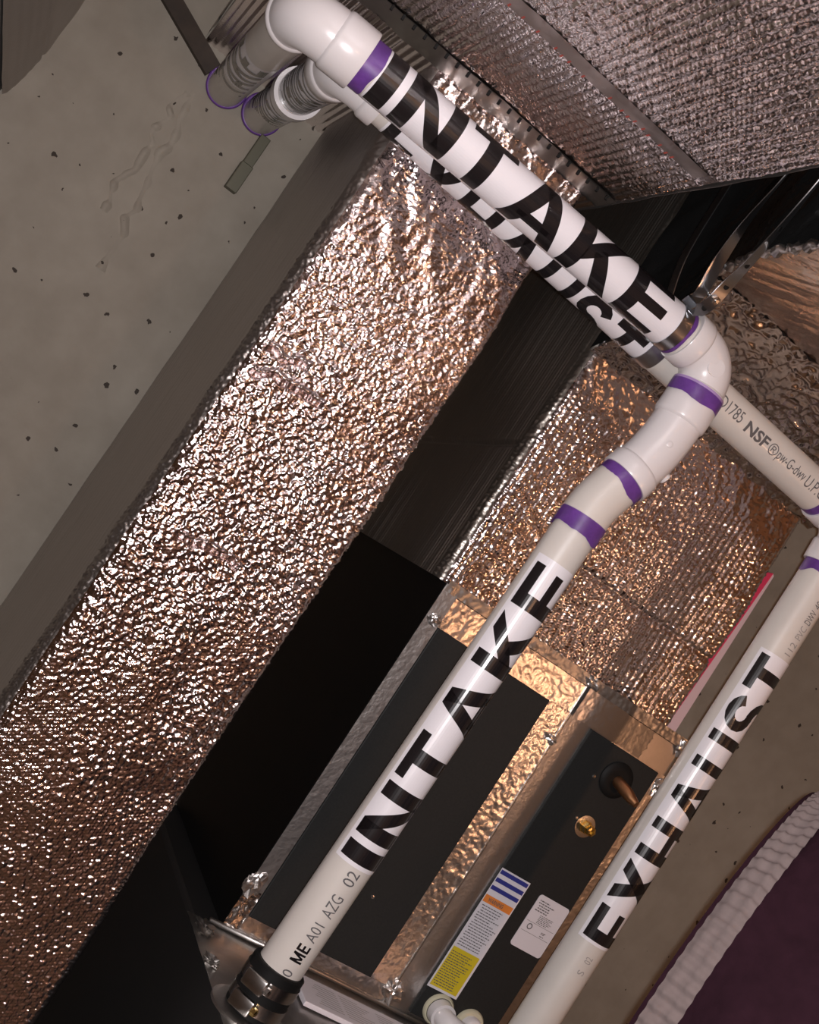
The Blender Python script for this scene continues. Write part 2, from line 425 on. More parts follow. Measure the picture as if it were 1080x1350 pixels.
# ------------------------------------------------------------------ return-air drop duct (bubble foil)
DX0, DX1, DY0, DY1, DZ = 0.374, 0.760, 2.15, 2.90, 2.43
d1 = thing('return_air_duct', (0.56, 2.5, FZ), 'tall vertical duct wrapped in sparkling bubble foil, from overhead trunk down beside furnace', 'duct')
def h_bub(s, z, seg, x):
    p = 0.0128
    b, hid = bubbles(s, z, p)
    crush = np.clip(0.5+1.6*vnoise(s*9, z*6, 31)+0.55*vnoise(s*23, z*19, 32)+0.7*np.clip((z-1.15)/.30, -1, 1), 0, 1)
    crk = ridged(s*62+3*vnoise(s*20, z*20, 5), z*95, 33)*0.5+ridged(s*120, z*140, 34)*0.35+vnoise(s*190, z*190, 35)*.4
    f1 = facets(s, z, .0128, 9, .30); f2 = facets(s+.25*z, z, .0074, 19, .38)+.5*facets(s-.3*z, z, .015, 29, .22)
    fine = (0.0042*b+f1*.30)*(1-crush)+crush*(f2+.0010*crk)
    low = 0.009*vnoise(s*5, z*3, 36)+0.005*vnoise(s*14, z*10, 37)
    # two torn creases
    for za, xa, xb, sd in ((1.775, .37, .56, 41), (1.822, .40, .50, 42), (1.44, .47, .60, 43)):
        zl = za+0.25*(x-xa)*.6+0.022*vnoise(x*40, x*0, sd)
        low = low-0.018*np.exp(-((z-zl)/.0042)**2)*((x > xa) & (x < xb))*(seg == 1)+0.006*np.exp(-((z-zl-.008)/.004)**2)*((x > xa) & (x < xb))*(seg == 1)
    top = np.clip((z-2.02)/.1, 0, 1); wr = vnoise(s*30+z*22, z*9, 38)*0.006+vnoise(s*75, z*40, 39)*.003
    side = (seg < 0.5)
    lines = 0.0006*np.sin(s*420)+0.0012*vnoise(s*160, z*18, 40)
    return np.where(side, low*.3+lines, low+fine*(1-.6*top)+wr*top)*np.where(seg > 1.6, .4, 1)
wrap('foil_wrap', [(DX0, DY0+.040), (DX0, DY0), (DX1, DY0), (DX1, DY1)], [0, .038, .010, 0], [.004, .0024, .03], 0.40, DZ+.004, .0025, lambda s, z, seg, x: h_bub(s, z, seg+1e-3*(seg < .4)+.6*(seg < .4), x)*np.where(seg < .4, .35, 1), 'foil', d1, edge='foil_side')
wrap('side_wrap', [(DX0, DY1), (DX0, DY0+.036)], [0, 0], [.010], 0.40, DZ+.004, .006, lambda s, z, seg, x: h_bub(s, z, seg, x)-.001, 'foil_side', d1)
obj('duct_core', *cat(box(DX0+.03, DX1-.03, DY0+.03, DY1, FZ, DZ), box(DX0, DX1, DY0, DY1, FZ, .402)), 'tape_dull', d1)
# tape collar at the head of the drop
def patch(x0, x1, z0, z1, y, amp, sd, step=.008):
    X = np.arange(x0, x1+step*.5, step); Z = np.arange(z0, z1+step*.5, step)
    x, z = np.meshgrid(X, Z, indexing='ij'); yy = y-amp*(vnoise(x*45, z*45, sd)+.6*vnoise(x*110, z*110, sd+1))
    return np.stack([x, yy, z], -1).reshape(-1, 3), grid_faces(len(X), len(Z))

# ------------------------------------------------------------------ overhead return trunk (ribbed foil)
TX0, TX1, TZ = 0.033, 0.79, 2.43
t1 = thing('trunk_duct', (0.41, 1.0, TZ), 'wide overhead trunk duct wrapped in ribbed silver foil, above the white pipes', 'duct')
def under(name, x0, x1, y0, y1, sx, sy, zf, material, parent):
    X = np.linspace(x0, x1, int(round((x1-x0)/sx))+1); Y = np.linspace(y0, y1, int(round((y1-y0)/sy))+1)
    x, y = np.meshgrid(X, Y, indexing='ij'); z = zf(x, y)
    return obj(name, np.stack([x, y, z], -1).reshape(-1, 3), grid_faces(len(X), len(Y), flip=True), material, parent, smooth=True)
def h_ribs(x, y):
    p = 0.0165
    ph = x/p+0.10*vnoise(x*6, y*4, 51)
    rib = np.abs(np.sin(math.pi*ph))**0.8
    bead = 0.5+0.5*np.cos(2*math.pi*(y/0.0125+0.5*np.floor(ph)))
    am = 0.75+0.9*vnoise(x*10, y*8, 52)
    mk = np.clip((np.abs(y-1.742)-.016)/.014, 0, 1)*np.clip((2.055-y)/.02, 0, 1)
    return TZ-0.0066*mk*rib*(.30+.70*bead*am)-mk*facets(x, y, .0095, 5, .19)-0.010*vnoise(x*4, y*3, 53)-.003*vnoise(x*20, y*16, 54)
under('foil_wrap', TX0, TX1, 0.95, 2.06, .0034, .0042, h_ribs, 'foil_rib', t1)
under('foil_wrap', TX0, TX1, 2.135, WY, .0034, .03, lambda x, y: TZ-.003*np.abs(np.sin(math.pi*x/.0165))-.004*vnoise(x*8, y*8, 57), 'foil_rib', t1)
under('tape_strip', TX0, TX1, 2.055, 2.14, .006, .006, lambda x, y: TZ-.0030-.010*vnoise(x*4, y*3, 53)-.003*vnoise(x*30, y*30, 55)-.002*vnoise(x*90, y*60, 58), 'tape_dull', t1)
obj('duct_core', *box(TX0+.004, TX1-.004, -1.6, WY, TZ+.006, CZ-.02), 'tape_dull', t1)
obj('foil_wrap', *box(TX0, TX1, -1.6, .952, TZ-.002, TZ+.02), 'foil_rib', t1)
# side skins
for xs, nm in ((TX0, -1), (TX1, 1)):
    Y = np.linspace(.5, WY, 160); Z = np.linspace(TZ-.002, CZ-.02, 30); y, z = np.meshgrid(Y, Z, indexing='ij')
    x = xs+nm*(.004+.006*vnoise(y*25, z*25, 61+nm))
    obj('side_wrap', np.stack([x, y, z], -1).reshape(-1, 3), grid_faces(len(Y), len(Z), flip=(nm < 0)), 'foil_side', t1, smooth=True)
under('seam_tape', TX0+.02, TX1-.02, 1.72, 1.765, .008, .008, lambda x, y: TZ-.0022-.010*vnoise(x*4, y*3, 53)-.003*vnoise(x*20, y*16, 54)-.001*vnoise(x*60, y*60, 66), 'cleart', t1)
V = []
for i in range(22):
    xx = 0.24+i*0.025; V.append(box(xx, xx+.005, 2.051, 2.056, TZ-.0115, TZ-.002))
o = obj('staple_row', *cat(*V), 'rubber', t1); o['kind'] = 'stuff'
V = []
for i in range(30):
    xx = 0.30+i*0.0145+random.uniform(-.003, .003)
    if random.random() < .35: continue
    yy = 1.742+random.uniform(-.004, .004)
    q = [(xx, yy-.006, TZ-.0085), (xx, yy+.006, TZ-.0085), (xx+.0035, yy+.006, TZ-.0085), (xx+.0035, yy-.006, TZ-.0085)]
    V.append((q, [(0, 1, 2, 3)]))
o = obj('faded_red_print', *cat(*V), 'red', t1); o['kind'] = 'stuff'

# ------------------------------------------------------------------ supply trunk and flared transition
t2 = thing('supply_duct', (1.35, 1.2, 2.45), 'overhead supply duct in dark crinkled foil, flaring down to the plenum behind elbow', 'duct')
SZ, SY = 2.45, 2.038
def edgeL(y): return np.interp(y, [-1.6, 1.66, 1.82, 1.974, 2.038, 2.081, 2.17, 2.31], [.975, .979, .986, 1.021, 1.038, 1.047, 1.052, 1.026])
def trunk2(y0, y1, ny, nx, zf, name, material, xr=1.76):
    Y = np.linspace(y0, y1, ny); t = np.linspace(0, 1, nx); yy, tt = np.meshgrid(Y, t, indexing='ij')
    x = edgeL(yy)*(1-tt)+xr*tt; z = zf(x, yy)
    return obj(name, np.stack([x, yy, z], -1).reshape(-1, 3), grid_faces(ny, nx, flip=False), material, t2, smooth=True)
def z_cr(x, y):
    t = (y-SY)/(2.31-SY); base = SZ*(1-t)+2.25*t
    c = ridged(x*30+2*vnoise(x*12, y*12, 70), y*48, 71)**3*.006+ridged(x*70, y*100, 72)*.003+vnoise(x*14, y*14, 73)*.012
    return base-c
trunk2(SY, 2.31, 110, 230, z_cr, 'transition_panel', 'foil_dark')
def z_bt(x, y): return SZ-.003*vnoise(x*30+y*25, y*6, 75)-.008*vnoise(x*5, y*4, 76)-.0015*vnoise(x*120+y*90, y*14, 77)
trunk2(.6, SY, 220, 160, z_bt, 'bottom_wrap', 'foil_dark')
Y = np.linspace(.6, 2.31, 200); Zt = np.linspace(0, 1, 30); yy, tt = np.meshgrid(Y, Zt, indexing='ij')
zb = np.where(yy > SY, SZ+(2.25-SZ)*(yy-SY)/(2.31-SY), SZ); zz = zb*(1-tt)+(CZ-.02)*tt
xx = edgeL(yy)-.004+.014*vnoise(yy*16, zz*10, 78)*np.clip(tt*6, .2, 1)+.004*vnoise(yy*60+zz*50, zz*12, 79)
M['foil_black'] = mat('shaded_black_foil', (0.010, 0.010, 0.010), 0.12, 0.0, bump=(30, .4, .004), spec=0.25)  # foil too: its dark reflection and shade are put in as black colour
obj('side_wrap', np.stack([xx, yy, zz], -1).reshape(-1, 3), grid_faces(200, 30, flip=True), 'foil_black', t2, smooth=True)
obj('duct_core', *cat(box(1.06, 1.75, -1.6, 2.0, SZ+.02, CZ-.02), box(1.08, 1.75, 2.0, 2.27, SZ+.03, CZ-.02)), 'tape_dull', t2)
obj('bottom_wrap', *box(.975, 1.76, -1.6, .602, SZ-.004, SZ+.03), 'foil_dark', t2)
n = 90; P = []
for i in range(n):
    y = 1.3+i*(2.02-1.3)/(n-1)
    P.append((edgeL(y)+.003*math.sin(i*1.7), y, SZ-.004+.004*math.sin(i*2.3+1)))
obj('crumpled_edge', *tube(P, [.007+.003*math.sin(i*1.1)+.002*math.sin(i*2.9) for i in range(n)], 8), 'tape', t2, smooth=True)

# ------------------------------------------------------------------ supply plenum
PX0, PX1, PY, PZ0, PZ1 = 1.027, 1.735, 2.31, 1.655, 2.252
M['plenum_side'] = mat('plenum_side_foil', (0.44, 0.41, 0.37), 0.40, 1.0, bump=(160, 0.3, 0.001))  # same foil as the front, darkened in colour for the shaded left side
pl = thing('supply_plenum', (1.38, 2.6, PZ0), 'square plenum wrapped in vertically ribbed foil, sitting on top of coil cabinet', 'duct')
def h_plen(s, z, seg, x):
    p = 0.0162
    ph = s/p+.2*vnoise(s*8, z*5, 81)
    rib = np.abs(np.sin(math.pi*ph))**.7
    bead = .5+.5*np.cos(2*math.pi*(z/.0120+.5*np.floor(ph)))
    am = .7+1.0*vnoise(s*11, z*9, 82)
    low = .010*vnoise(s*5, z*4, 83)+.005*vnoise(s*16, z*14, 84)
    seam = -.006*np.exp(-((z-1.853)/.006)**2)*(x > 1.30)
    topc = np.clip((z-2.13)/.05, 0, 1)
    fr = low+(.0046*rib*(.35+.65*bead*am)+facets(s, z, .0078, 8, .26))*(1-.75*topc)+seam+topc*.004*vnoise(s*60+z*30, z*16, 85)+.0016*vnoise(s*110, z*110, 86)
    sd = .0062*np.abs(np.sin(math.pi*s/.0150))*(.55+.9*vnoise(s*5, z*3, 88)+.3)+.004*vnoise(s*6, z*2, 87)
    sd = sd-.012*np.exp(-((z-(1.97+.1*(s-.35)))/.006)**2)
    return np.where(seg < .5, sd, fr)
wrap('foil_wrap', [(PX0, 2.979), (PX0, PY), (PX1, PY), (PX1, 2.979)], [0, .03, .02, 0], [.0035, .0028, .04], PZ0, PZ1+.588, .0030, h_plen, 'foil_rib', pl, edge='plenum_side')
obj('duct_core', *box(PX0+.02, PX1-.02, PY+.02, 2.979, PZ0, PZ1+.585), 'tape_dull', pl)
# pink foam board standing behind the plenum's far edge
pb = thing('pink_board', (1.76, 2.5, 1.62), 'thin pink board with pale edge against the right side of foil plenum', 'board')
obj('face_sheet', [(1.733, 2.36, 1.655), (1.735, 2.36, 2.10), (1.782, 2.36, 2.12), (1.760, 2.36, 1.655), (1.733, 2.372, 1.655), (1.735, 2.372, 2.10), (1.782, 2.372, 2.12), (1.760, 2.372, 1.655)],
    [(0, 3, 2, 1), (4, 5, 6, 7), (0, 1, 5, 4), (1, 2, 6, 5), (2, 3, 7, 6), (3, 0, 4, 7)], 'pink', pb)
obj('pale_edge', [(1.758, 2.359, 1.655), (1.781, 2.359, 2.118), (1.786, 2.359, 2.115), (1.788, 2.359, 1.655), (1.758, 2.374, 1.655), (1.781, 2.374, 2.118), (1.786, 2.374, 2.115), (1.788, 2.374, 1.655)],
    [(0, 3, 2, 1), (4, 5, 6, 7), (0, 1, 5, 4), (1, 2, 6, 5), (2, 3, 7, 6), (3, 0, 4, 7)], 'pale', pb)

# ------------------------------------------------------------------ coil cabinet
CX0, CX1, CY, CZ0, CZ1 = 1.043, 1.785, 2.30, 0.795, 1.656
cc = thing('coil_cabinet', (1.41, 2.6, CZ0), 'metal evaporator coil cabinet with black front panels and foil-taped edges', 'cabinet')
obj('cabinet_body', *box(CX0+.004, CX1, CY, 2.979, CZ0, CZ1, .004), 'galv', cc)
obj('side_panel', *box(CX0, CX0+.006, CY+.006, 2.979, CZ0, CZ1), 'cabinet', cc)
o = obj('access_panel', *box(1.079, 1.407, CY-.010, CY+.002, .842, 1.566, .002), 'black', cc); o['label'] = 'wide black access panel'
o = obj('access_panel', *box(1.540, 1.760, CY-.010, CY+.002, .812, 1.564, .002), 'black', cc); o['label'] = 'narrow black panel with fittings'
def strip(name, x0, x1, z0, z1, material, dy=.004, tilt=0.0, amp=.0012, sd=1, st=.0032, vt=0.0):
    X = np.linspace(x0, x1, max(3, int((x1-x0)/st)+1)); Z = np.linspace(z0, z1, max(3, int((z1-z0)/st)+1))
    x, z = np.meshgrid(X, Z, indexing='ij')
    y = CY-dy-tilt*(x-(x0+x1)/2)+vt*(z-(z0+z1)/2)-amp*(.5*vnoise(x*70, z*70, sd)+.55*vnoise(x*170, z*170, sd+1)+.3*vnoise(x*300, z*300, sd+2))
    v = np.stack([x, y, z], -1).reshape(-1, 3)
    return obj(name, v, grid_faces(len(X), len(Z)), material, cc, smooth=True)
strip('foil_tape', CX0-.001, 1.078, CZ0, CZ1, 'tape', sd=101, tilt=.13, amp=.0006)
strip('foil_tape', 1.079, 1.472, 1.568, 1.645, 'tape', sd=103, amp=.0022)
strip('foil_tape', 1.408, 1.470, .842, 1.570, 'tape', sd=105, amp=.0030, tilt=.03, dy=.005)
strip('foil_tape', 1.079, 1.470, .800, .841, 'tape', sd=107, amp=.0022, vt=-.05)
strip('foil_tape', 1.474, 1.540, .800, 1.640, 'tape', sd=109, amp=.0006, dy=.006, tilt=-.09)
strip('foil_tape', 1.474, 1.783, 1.566, 1.640, 'tape', sd=111, amp=.0012, dy=.005, tilt=-.07)
strip('foil_tape', 1.761, 1.784, .800, 1.566, 'tape', sd=113)
strip('foil_tape', CX0, CX1, 1.640, 1.666, 'tape_dull', dy=.008, sd=115, amp=.003)
# fold ridge between the two panels and crumpled tape knots
obj('fold_ridge', *box(1.4700, 1.4745, CY-.0075, CY, .80, 1.645), 'tape_dull', cc)
obj('seam_gap', *box(1.08, 1.78, CY-.0065, CY-.004, 1.6385, 1.6425), 'rubber', cc)
def knot(c, r, sd, material='tape'):
    bm = bmesh.new(); bmesh.ops.create_icosphere(bm, subdivisions=3, radius=1.0)
    rr = random.Random(sd); offs = [(rr.uniform(1, 4), rr.uniform(1, 4), rr.uniform(1, 4), rr.uniform(0, 6)) for _ in range(6)]
    for q in bm.verts:
        k = 1+sum(.16*math.sin(a*q.co.x*2+b*q.co.y*2+g*q.co.z*2+d) for a, b, g, d in offs)
        q.co = (c[0]+r[0]*q.co.x*k, c[1]+r[1]*q.co.y*k, c[2]+r[2]*q.co.z*k)
    bm.verts.index_update(); v = np.array([q.co[:] for q in bm.verts]); f = [[q.index for q in p.verts] for p in bm.faces]; bm.free()
    return v, f
for i, (c, r) in enumerate((((1.465, CY-.008, 1.495), (.014, .008, .009)), ((1.478, CY-.010, 1.652), (.02, .010, .012)), ((1.062, CY-.008, 1.575), (.012, .006, .012)),
                           ((1.048, CY-.008, .905), (.020, .008, .022)), ((1.776, CY-.010, 1.642), (.012, .008, .016)), ((1.476, CY-.010, .838), (.024, .010, .024)), ((1.778, CY-.008, 1.535), (.008, .006, .02)))):
    obj('tape_crumple', *knot(c, r, 200+i), 'tape', cc, smooth=False)
strip('loose_tape', CX0-.004, 1.076, .800, .895, 'foil_dark', dy=.007, sd=121, amp=.006)
# --- warning sticker: sheet, blue lines, orange and yellow blocks
py = CY-.0108
def quad(x0, x1, z0, z1, y): return [(x0, y, z0), (x1, y, z0), (x1, y, z1), (x0, y, z1)], [(0, 1, 2, 3)]
st = obj('warning_sticker', *box(1.539, 1.625, py-.0006, py+.0010, .884, 1.194), 'paper', cc); st['label'] = 'tall warning sticker with blue, orange and yellow print'
y_ = py-.0010
obj('blue_bars', *cat(*[quad(1.540, 1.622, z, z+.010, y_) for z in (1.180, 1.160, 1.140)]), 'blue', st)
ob = obj('orange_block', *quad(1.540, 1.622, 1.108, 1.126, y_), 'orange', st)
obj('yellow_block', *quad(1.542, 1.619, .890, .990, y_), 'yellow', st)
def lines(x0, x1, z0, z1, n, y, sd, h=.0022):
    rr = random.Random(sd); V = []
    for i in range(n):
        z = z1-(i+.5)*(z1-z0)/n; x = x0+rr.choice([0, 0, .004]); xe = x1-rr.uniform(0, .02)*(1 if rr.random() < .7 else 1.6)
        while x < xe:
            l = rr.uniform(.003, .009); V.append(quad(x, min(x+l, xe), z-h/2, z+h/2, y)); x += l+.0016
    return cat(*V)
o = obj('fine_print', *lines(1.545, 1.618, .995, 1.104, 17, y_-.0003, 3), 'print', st); o['kind'] = 'stuff'
o = obj('fine_print', *lines(1.545, 1.612, .894, .982, 15, y_-.0003, 4), 'print', st); o['kind'] = 'stuff'
def flat_text(s, x0, x1, z0, z1, y, material, parent, bold=0.0, name='printed_text'):
    P = fit(font_polys(s, 1.0, bold), x0, x1, z0, z1); V, F = [], []
    for p in P: F.append(list(range(len(V), len(V)+3))); V += [(a, y, b) for a, b in p]
    return obj(name, V, F, material, parent)
flat_text('WARNING', 1.552, 1.596, 1.112, 1.122, y_-.0004, 'print', st, .02)
# --- rating plate
def rrect(x0, x1, z0, z1, r, y, n=6):
    P = []
    for cx, cz, a0 in ((x1-r, z1-r, 0), (x0+r, z1-r, 90), (x0+r, z0+r, 180), (x1-r, z0+r, 270)):
        for i in range(n+1): a = math.radians(a0+90*i/n); P.append((cx+r*math.cos(a), y, cz+r*math.sin(a)))
    k = len(P); Q = [(p[0], y+.0016, p[2]) for p in P]
    return P+Q, [tuple(range(k-1, -1, -1)), tuple(range(k, 2*k))]+[(i, (i+1) % k, k+(i+1) % k, k+i) for i in range(k)]
rp = obj('rating_plate', *rrect(1.664, 1.757, 1.053, 1.186, .008, py-.0006), 'paper', cc); rp['label'] = 'white rating plate with rounded corners'
o = obj('fine_print', *cat(lines(1.672, 1.72, 1.146, 1.176, 5, py-.0010, 7, .0026), lines(1.694, 1.742, 1.122, 1.144, 6, py-.0010, 8, .0016), quad(1.669, 1.752, 1.1195, 1.1203, py-.001), quad(1.669, 1.752, 1.0945, 1.0953, py-.001),
      lines(1.722, 1.748, 1.098, 1.110, 4, py-.001, 9, .002)), 'print', rp); o['kind'] = 'stuff'
th = np.linspace(0, 2*math.pi, 20, endpoint=False)
ring = [(1.685+.0075*math.cos(t), py-.001, 1.109+.0075*math.sin(t)) for t in th]+[(1.685+.005*math.cos(t), py-.001, 1.109+.005*math.sin(t)) for t in th]
obj('approval_mark', ring, [(i, (i+1) % 20, 20+(i+1) % 20, 20+i) for i in range(20)], 'print', rp)
# --- grommet with copper stub, brass fitting, screws
g = obj('grommet', *lathe_z((1.668, CY-.010, 1.497), [(.043, 0), (.044, .004), (.039, .009), (.026, .012), (.018, .010)], 36, (0, -1, 0)), 'rubber', cc, smooth=True, sharp=50)
v, f = tube([(1.668, CY-.012, 1.497), (1.672, CY-.03, 1.494), (1.682, CY-.058, 1.487), (1.690, CY-.070, 1.482), (1.697, CY-.085, 1.478)], [.014, .0145, .0145, .012, .008], 24)
o = obj('copper_stub', v, f, 'copper', g, smooth=True, sharp=50)
b_ = obj('brass_fitting', *lathe_z((1.664, CY-.010, 1.369), [(.0170, 0), (.0170, .008), (.0142, .0081), (.0142, .024), (.0112, .0241), (.0116, .036), (.0062, .037), (.0060, .030)], 6, (0, -1, 0)), 'brass', cc)
obj('washer', *lathe_z((1.664, CY-.010, 1.369), [(.026, 0), (.0265, .004), (.017, .0045)], 28, (0, -1, 0)), 'steel', b_, smooth=True, sharp=50)
for x, z in ((1.634, 1.376), (1.690, 1.362), (1.612, 1.497-.02), (1.735, 1.47), (1.20, 1.40), (1.3, 1.0)):
    obj('screw', *lathe_z((x, CY-.010, z), [(.005, 0), (.0045, .0022), (.002, .003)], 10, (0, -1, 0)), 'steel', cc, smooth=True, sharp=50)

# ------------------------------------------------------------------ furnace below
FX0, FX1, FY0 = 0.958, 1.84, 1.80
fu = thing('furnace', (1.4, 2.4, FZ), 'dark furnace cabinet beneath the coil cabinet, intake pipe entering its top', 'furnace')
obj('cabinet_body', *box(FX0+.01, FX1, FY0, 2.979, FZ, CZ0-.003, .01), 'furnace', fu)
X = np.linspace(FX0, FX1, 90); Y = np.linspace(1.83, 2.30, 50); x, y = np.meshgrid(X, Y, indexing='ij')
z = CZ0-.002+.002*vnoise(x*40, y*40, 131)
obj('top_plate', np.stack([x, y, z], -1).reshape(-1, 3), grid_faces(90, 50), 'tape_dull', fu, smooth=True)
obj('seam_rail', *tube([(FX0+.05, 2.292, .800), (1.30, 2.290, .803), (1.80, 2.292, .800)], .006, 10), 'tape_dull', fu, smooth=True)
obj('port_flange', *lathe_z((1.030, 1.96, CZ0-.004), [(.080, 0), (.080, .006), (.068, .010)], 36), 'tape_dull', fu, smooth=True, sharp=50)
for i, (c, r) in enumerate((((.985, 2.24, .800), (.018, .03, .010)), ((.975, 2.10, .798), (.016, .02, .008)))):
    obj('tape_crumple', *knot(c, r, 300+i), 'tape_dull', fu)

# rubber coupling with two worm-drive clamps
IX0, IY, IX1 = 1.053, 1.96, 1.030
rc = thing('rubber_coupling', (1.030, IY, CZ0), 'black rubber coupling with two steel hose clamps at foot of intake pipe', 'coupling')
c0 = np.array([1.030, IY, CZ0+.005])
obj('sleeve', *lathe_z(c0, [(.050, 0), (.054, .003), (.054, .096), (.051, .099), (.0455, .099)], 44), 'rubber', rc, smooth=True, sharp=40)
fd = facing(c0+np.array([0, 0, .05]), (0, 0, 1))
for hz in (.014, .056):
    cv, cf = lathe_z(c0+np.array([0, 0, hz]), [(.0535, 0), (.0562, 0), (.0562, .024), (.0535, .024)], 44)
    cl = obj('hose_clamp', cv, cf[:-2], 'steel', rc, smooth=True, sharp=40)   # open band: the sleeve passes through it
    nn = rot_about(fd, (0, 0, 1), -0.30); tt = np.cross((0, 0, 1), nn); cpt = c0+np.array([0, 0, hz+.012])+nn*.062
    vv, ff = box(-.026, .022, -.010, .008, -.015, .015, .004)
    obj('worm_housing', cpt+vv[:, 0:1]*tt+vv[:, 1:2]*(-nn)+vv[:, 2:3]*np.array([0, 0, 1.]), ff, 'steel', cl, smooth=True, sharp=40)
    obj('screw_head', *lathe_z(cpt+tt*.020, [(.008, 0), (.008, .010), (.005, .012)], 6, tt), 'brass' if hz < .03 else 'steel', cl)

# ------------------------------------------------------------------ pipes
R = 0.0445; RH = 0.0535; RB = 0.0492
def band(parent, p, a, r, l, material='purple', name='primer_band', ragged=.35, seed=0):
    """painted ring of slightly ragged width"""
    n = 56; a, u, w = frame_to(a); V, F = [], []; rr = np.random.default_rng(seed)
    th = np.linspace(0, 2*np.pi, n, endpoint=False); jag = ragged*l*(.5*np.sin(th*2+seed)+.3*np.sin(th*5+2*seed)+.2*(rr.random(n)-.5))
    p = np.asarray(p, float)
    for i in range(n):
        d = math.cos(th[i])*u+math.sin(th[i])*w
        V += [p-a*l/2+d*r, p+a*(l/2+jag[i])+d*r]
    for i in range(n): j = (i+1) % n; F.append((2*i, 2*j, 2*j+1, 2*i+1))
    return obj(name, V, F, material, parent, smooth=True)
def hub(parent, p, a, l, name='socket'):
    """fitting socket: collar with a rounded lip, from p along a"""
    return lathe_z(p, [(R+.0005, 0), (RH-.001, 0), (RH, .002), (RH, l-.004), (RH-.0015, l), (RB, l+.003)], 48, a)
def elbow(parent, a, c, b, r, ha, hb, lug=True):
    path = arc_path(a, c, b, r); da = path[0]-path[1]; da = da/np.linalg.norm(da); db = path[-1]-path[-2]; db = db/np.linalg.norm(db)
    e = obj('elbow', *tube(path, RB, 48, caps=False), 'pvcw', parent, smooth=True)
    obj('socket', *hub(None, path[0]+da*ha, -da, ha), 'pvcw', e, smooth=True, sharp=35)
    obj('socket', *hub(None, path[-1]+db*hb, -db, hb), 'pvcw', e, smooth=True, sharp=35)
    return e, path
WI = (0.134, WY-.0, 2.370)
ip = thing('intake_pipe', (1.030, IY, CZ0), 'white PVC pipe lettered INTAKE running from wall over to furnace top', 'pipe')
ZI = 2.283
C1 = np.array((0.121, IY, ZI)); C2 = np.array((1.106, IY, ZI)); C3 = np.array((1.106, IY, 2.088)); C4 = np.array((1.051, IY, 1.922)); C5 = np.array((1.030, IY, CZ0+.03))
WI = np.array(WI)
e1, pa1 = elbow(ip, WI, C1, C2, .062, .012, .058)
e2, pa2 = elbow(ip, C1, C2, C3, .058, .036, .012)
e3, pa3 = elbow(ip, C2, C3, C4, .062, .046, .034)
# lower half of the offset: plain coupling-like bend
pa4 = arc_path(C3, C4, C5, .030)
d4 = (pa4[0]-pa4[1]); d4 /= np.linalg.norm(d4)
obj('bend', *tube(np.vstack([pa4[0]+d4*.06, pa4, pa4[-1]+(C5-C4)/np.linalg.norm(C5-C4)*.028]), .0478, 48), 'pvc', ip, smooth=True, sharp=50)
obj('pipe_length', *tube([WI+np.array([0, .05, 0]), WI*.6+C1*.4, pa1[0]], R, 48), 'pvc', ip, smooth=True, sharp=50)
obj('pipe_length', *tube([pa1[-1], (C1+C2)/2, pa2[0]], R, 48), 'pvc', ip, smooth=True, sharp=50)
obj('pipe_length', *tube([C4+(C5-C4)*.03, (C4+C5)/2, C5], R, 48), 'pvc', ip, smooth=True, sharp=50)
XA = np.array([1., 0, 0]); ZA = np.array([0, 0, 1.])
band(ip, (0.2525, IY, ZI), XA, R+.0009, .028, seed=2, ragged=.15)
band(ip, (1.0005, IY, ZI), XA, R+.0030, .008, seed=3)
band(ip, (1.106, IY, 2.205), -ZA, RH+.0008, .026, seed=4, ragged=.22)
band(ip, (1.106, IY, 2.215), -ZA, RH+.0005, .016, 'purplel', seed=14, ragged=.22)
dd = (C4-C3)/np.linalg.norm(C4-C3)
band(ip, pa3[-1]+dd*.042, dd, .0492, .030, seed=5, ragged=.22)
dv = (C5-C4)/np.linalg.norm(C5-C4)
band(ip, C4+dv*.047, dv, .0484, .036, seed=6, ragged=.2)
# raised moulding bosses on the fittings
def boss(parent, p, n, r, h): return obj('mould_boss', *lathe_z(np.asarray(p)+np.asarray(n)*-.004, [(r, 0), (r, .004+h*.6), (r*.9, .004+h), (r*.3, .004+h)], 20, n), 'pvcw', parent, smooth=True, sharp=50)
f2 = facing(C2, (0, 0, 1)); boss(e2, pa2[8]+rot_about(f2, (0, 0, 1), .35)*RB, rot_about(f2, (0, 0, 1), .35), .017, .001)
f3 = facing(C3, dd); boss(e3, C3+dd*.0+rot_about(f3, dd, -.1)*RB, rot_about(f3, dd, -.1), .007, .002)
boss(e3, C3+dd*.03+rot_about(f3, dd, -1.75)*RB, rot_about(f3, dd, -1.75), .012, .004)
boss(e3, C3-dd*.01+rot_about(f3, dd, 1.75)*RB, rot_about(f3, dd, 1.75), .012, .004)
# labels
def label(parent, O, a, n0, r, length, half):
    polys = [[(0, -half), (length, -half), (length, half), (0, half)]]
    v, f = on_cyl(polys, O, a, n0, r)
    return obj('vinyl_label', v, f, 'label', parent, smooth=True)
nH = rot_about(facing((.6, IY, ZI), XA), XA, -0.10)
lb = label(ip, (0.268, IY, ZI), XA, nH, R+.0006, .704, R*1.75)
big_text(lb, 'INTAKE', (0.272, IY, ZI), XA, nH, R+.0012, R*2.66, .672)
nV = rot_about(facing((1.04, IY, 1.5), -dv), -dv, 0.62)
zL0 = 1.128; frac = (zL0-C4[2])/(C5[2]-C4[2]); OV = C4+(C5-C4)*frac
lb = label(ip, OV, -dv, nV, R+.0006, .662, R*1.45)
big_text(lb, 'INTAKE', OV+(-dv)*.008, -dv, nV, R+.0012, R*2.55, .640)
nV2 = rot_about(facing((1.04, IY, 1.0), -dv), -dv, 0.40)
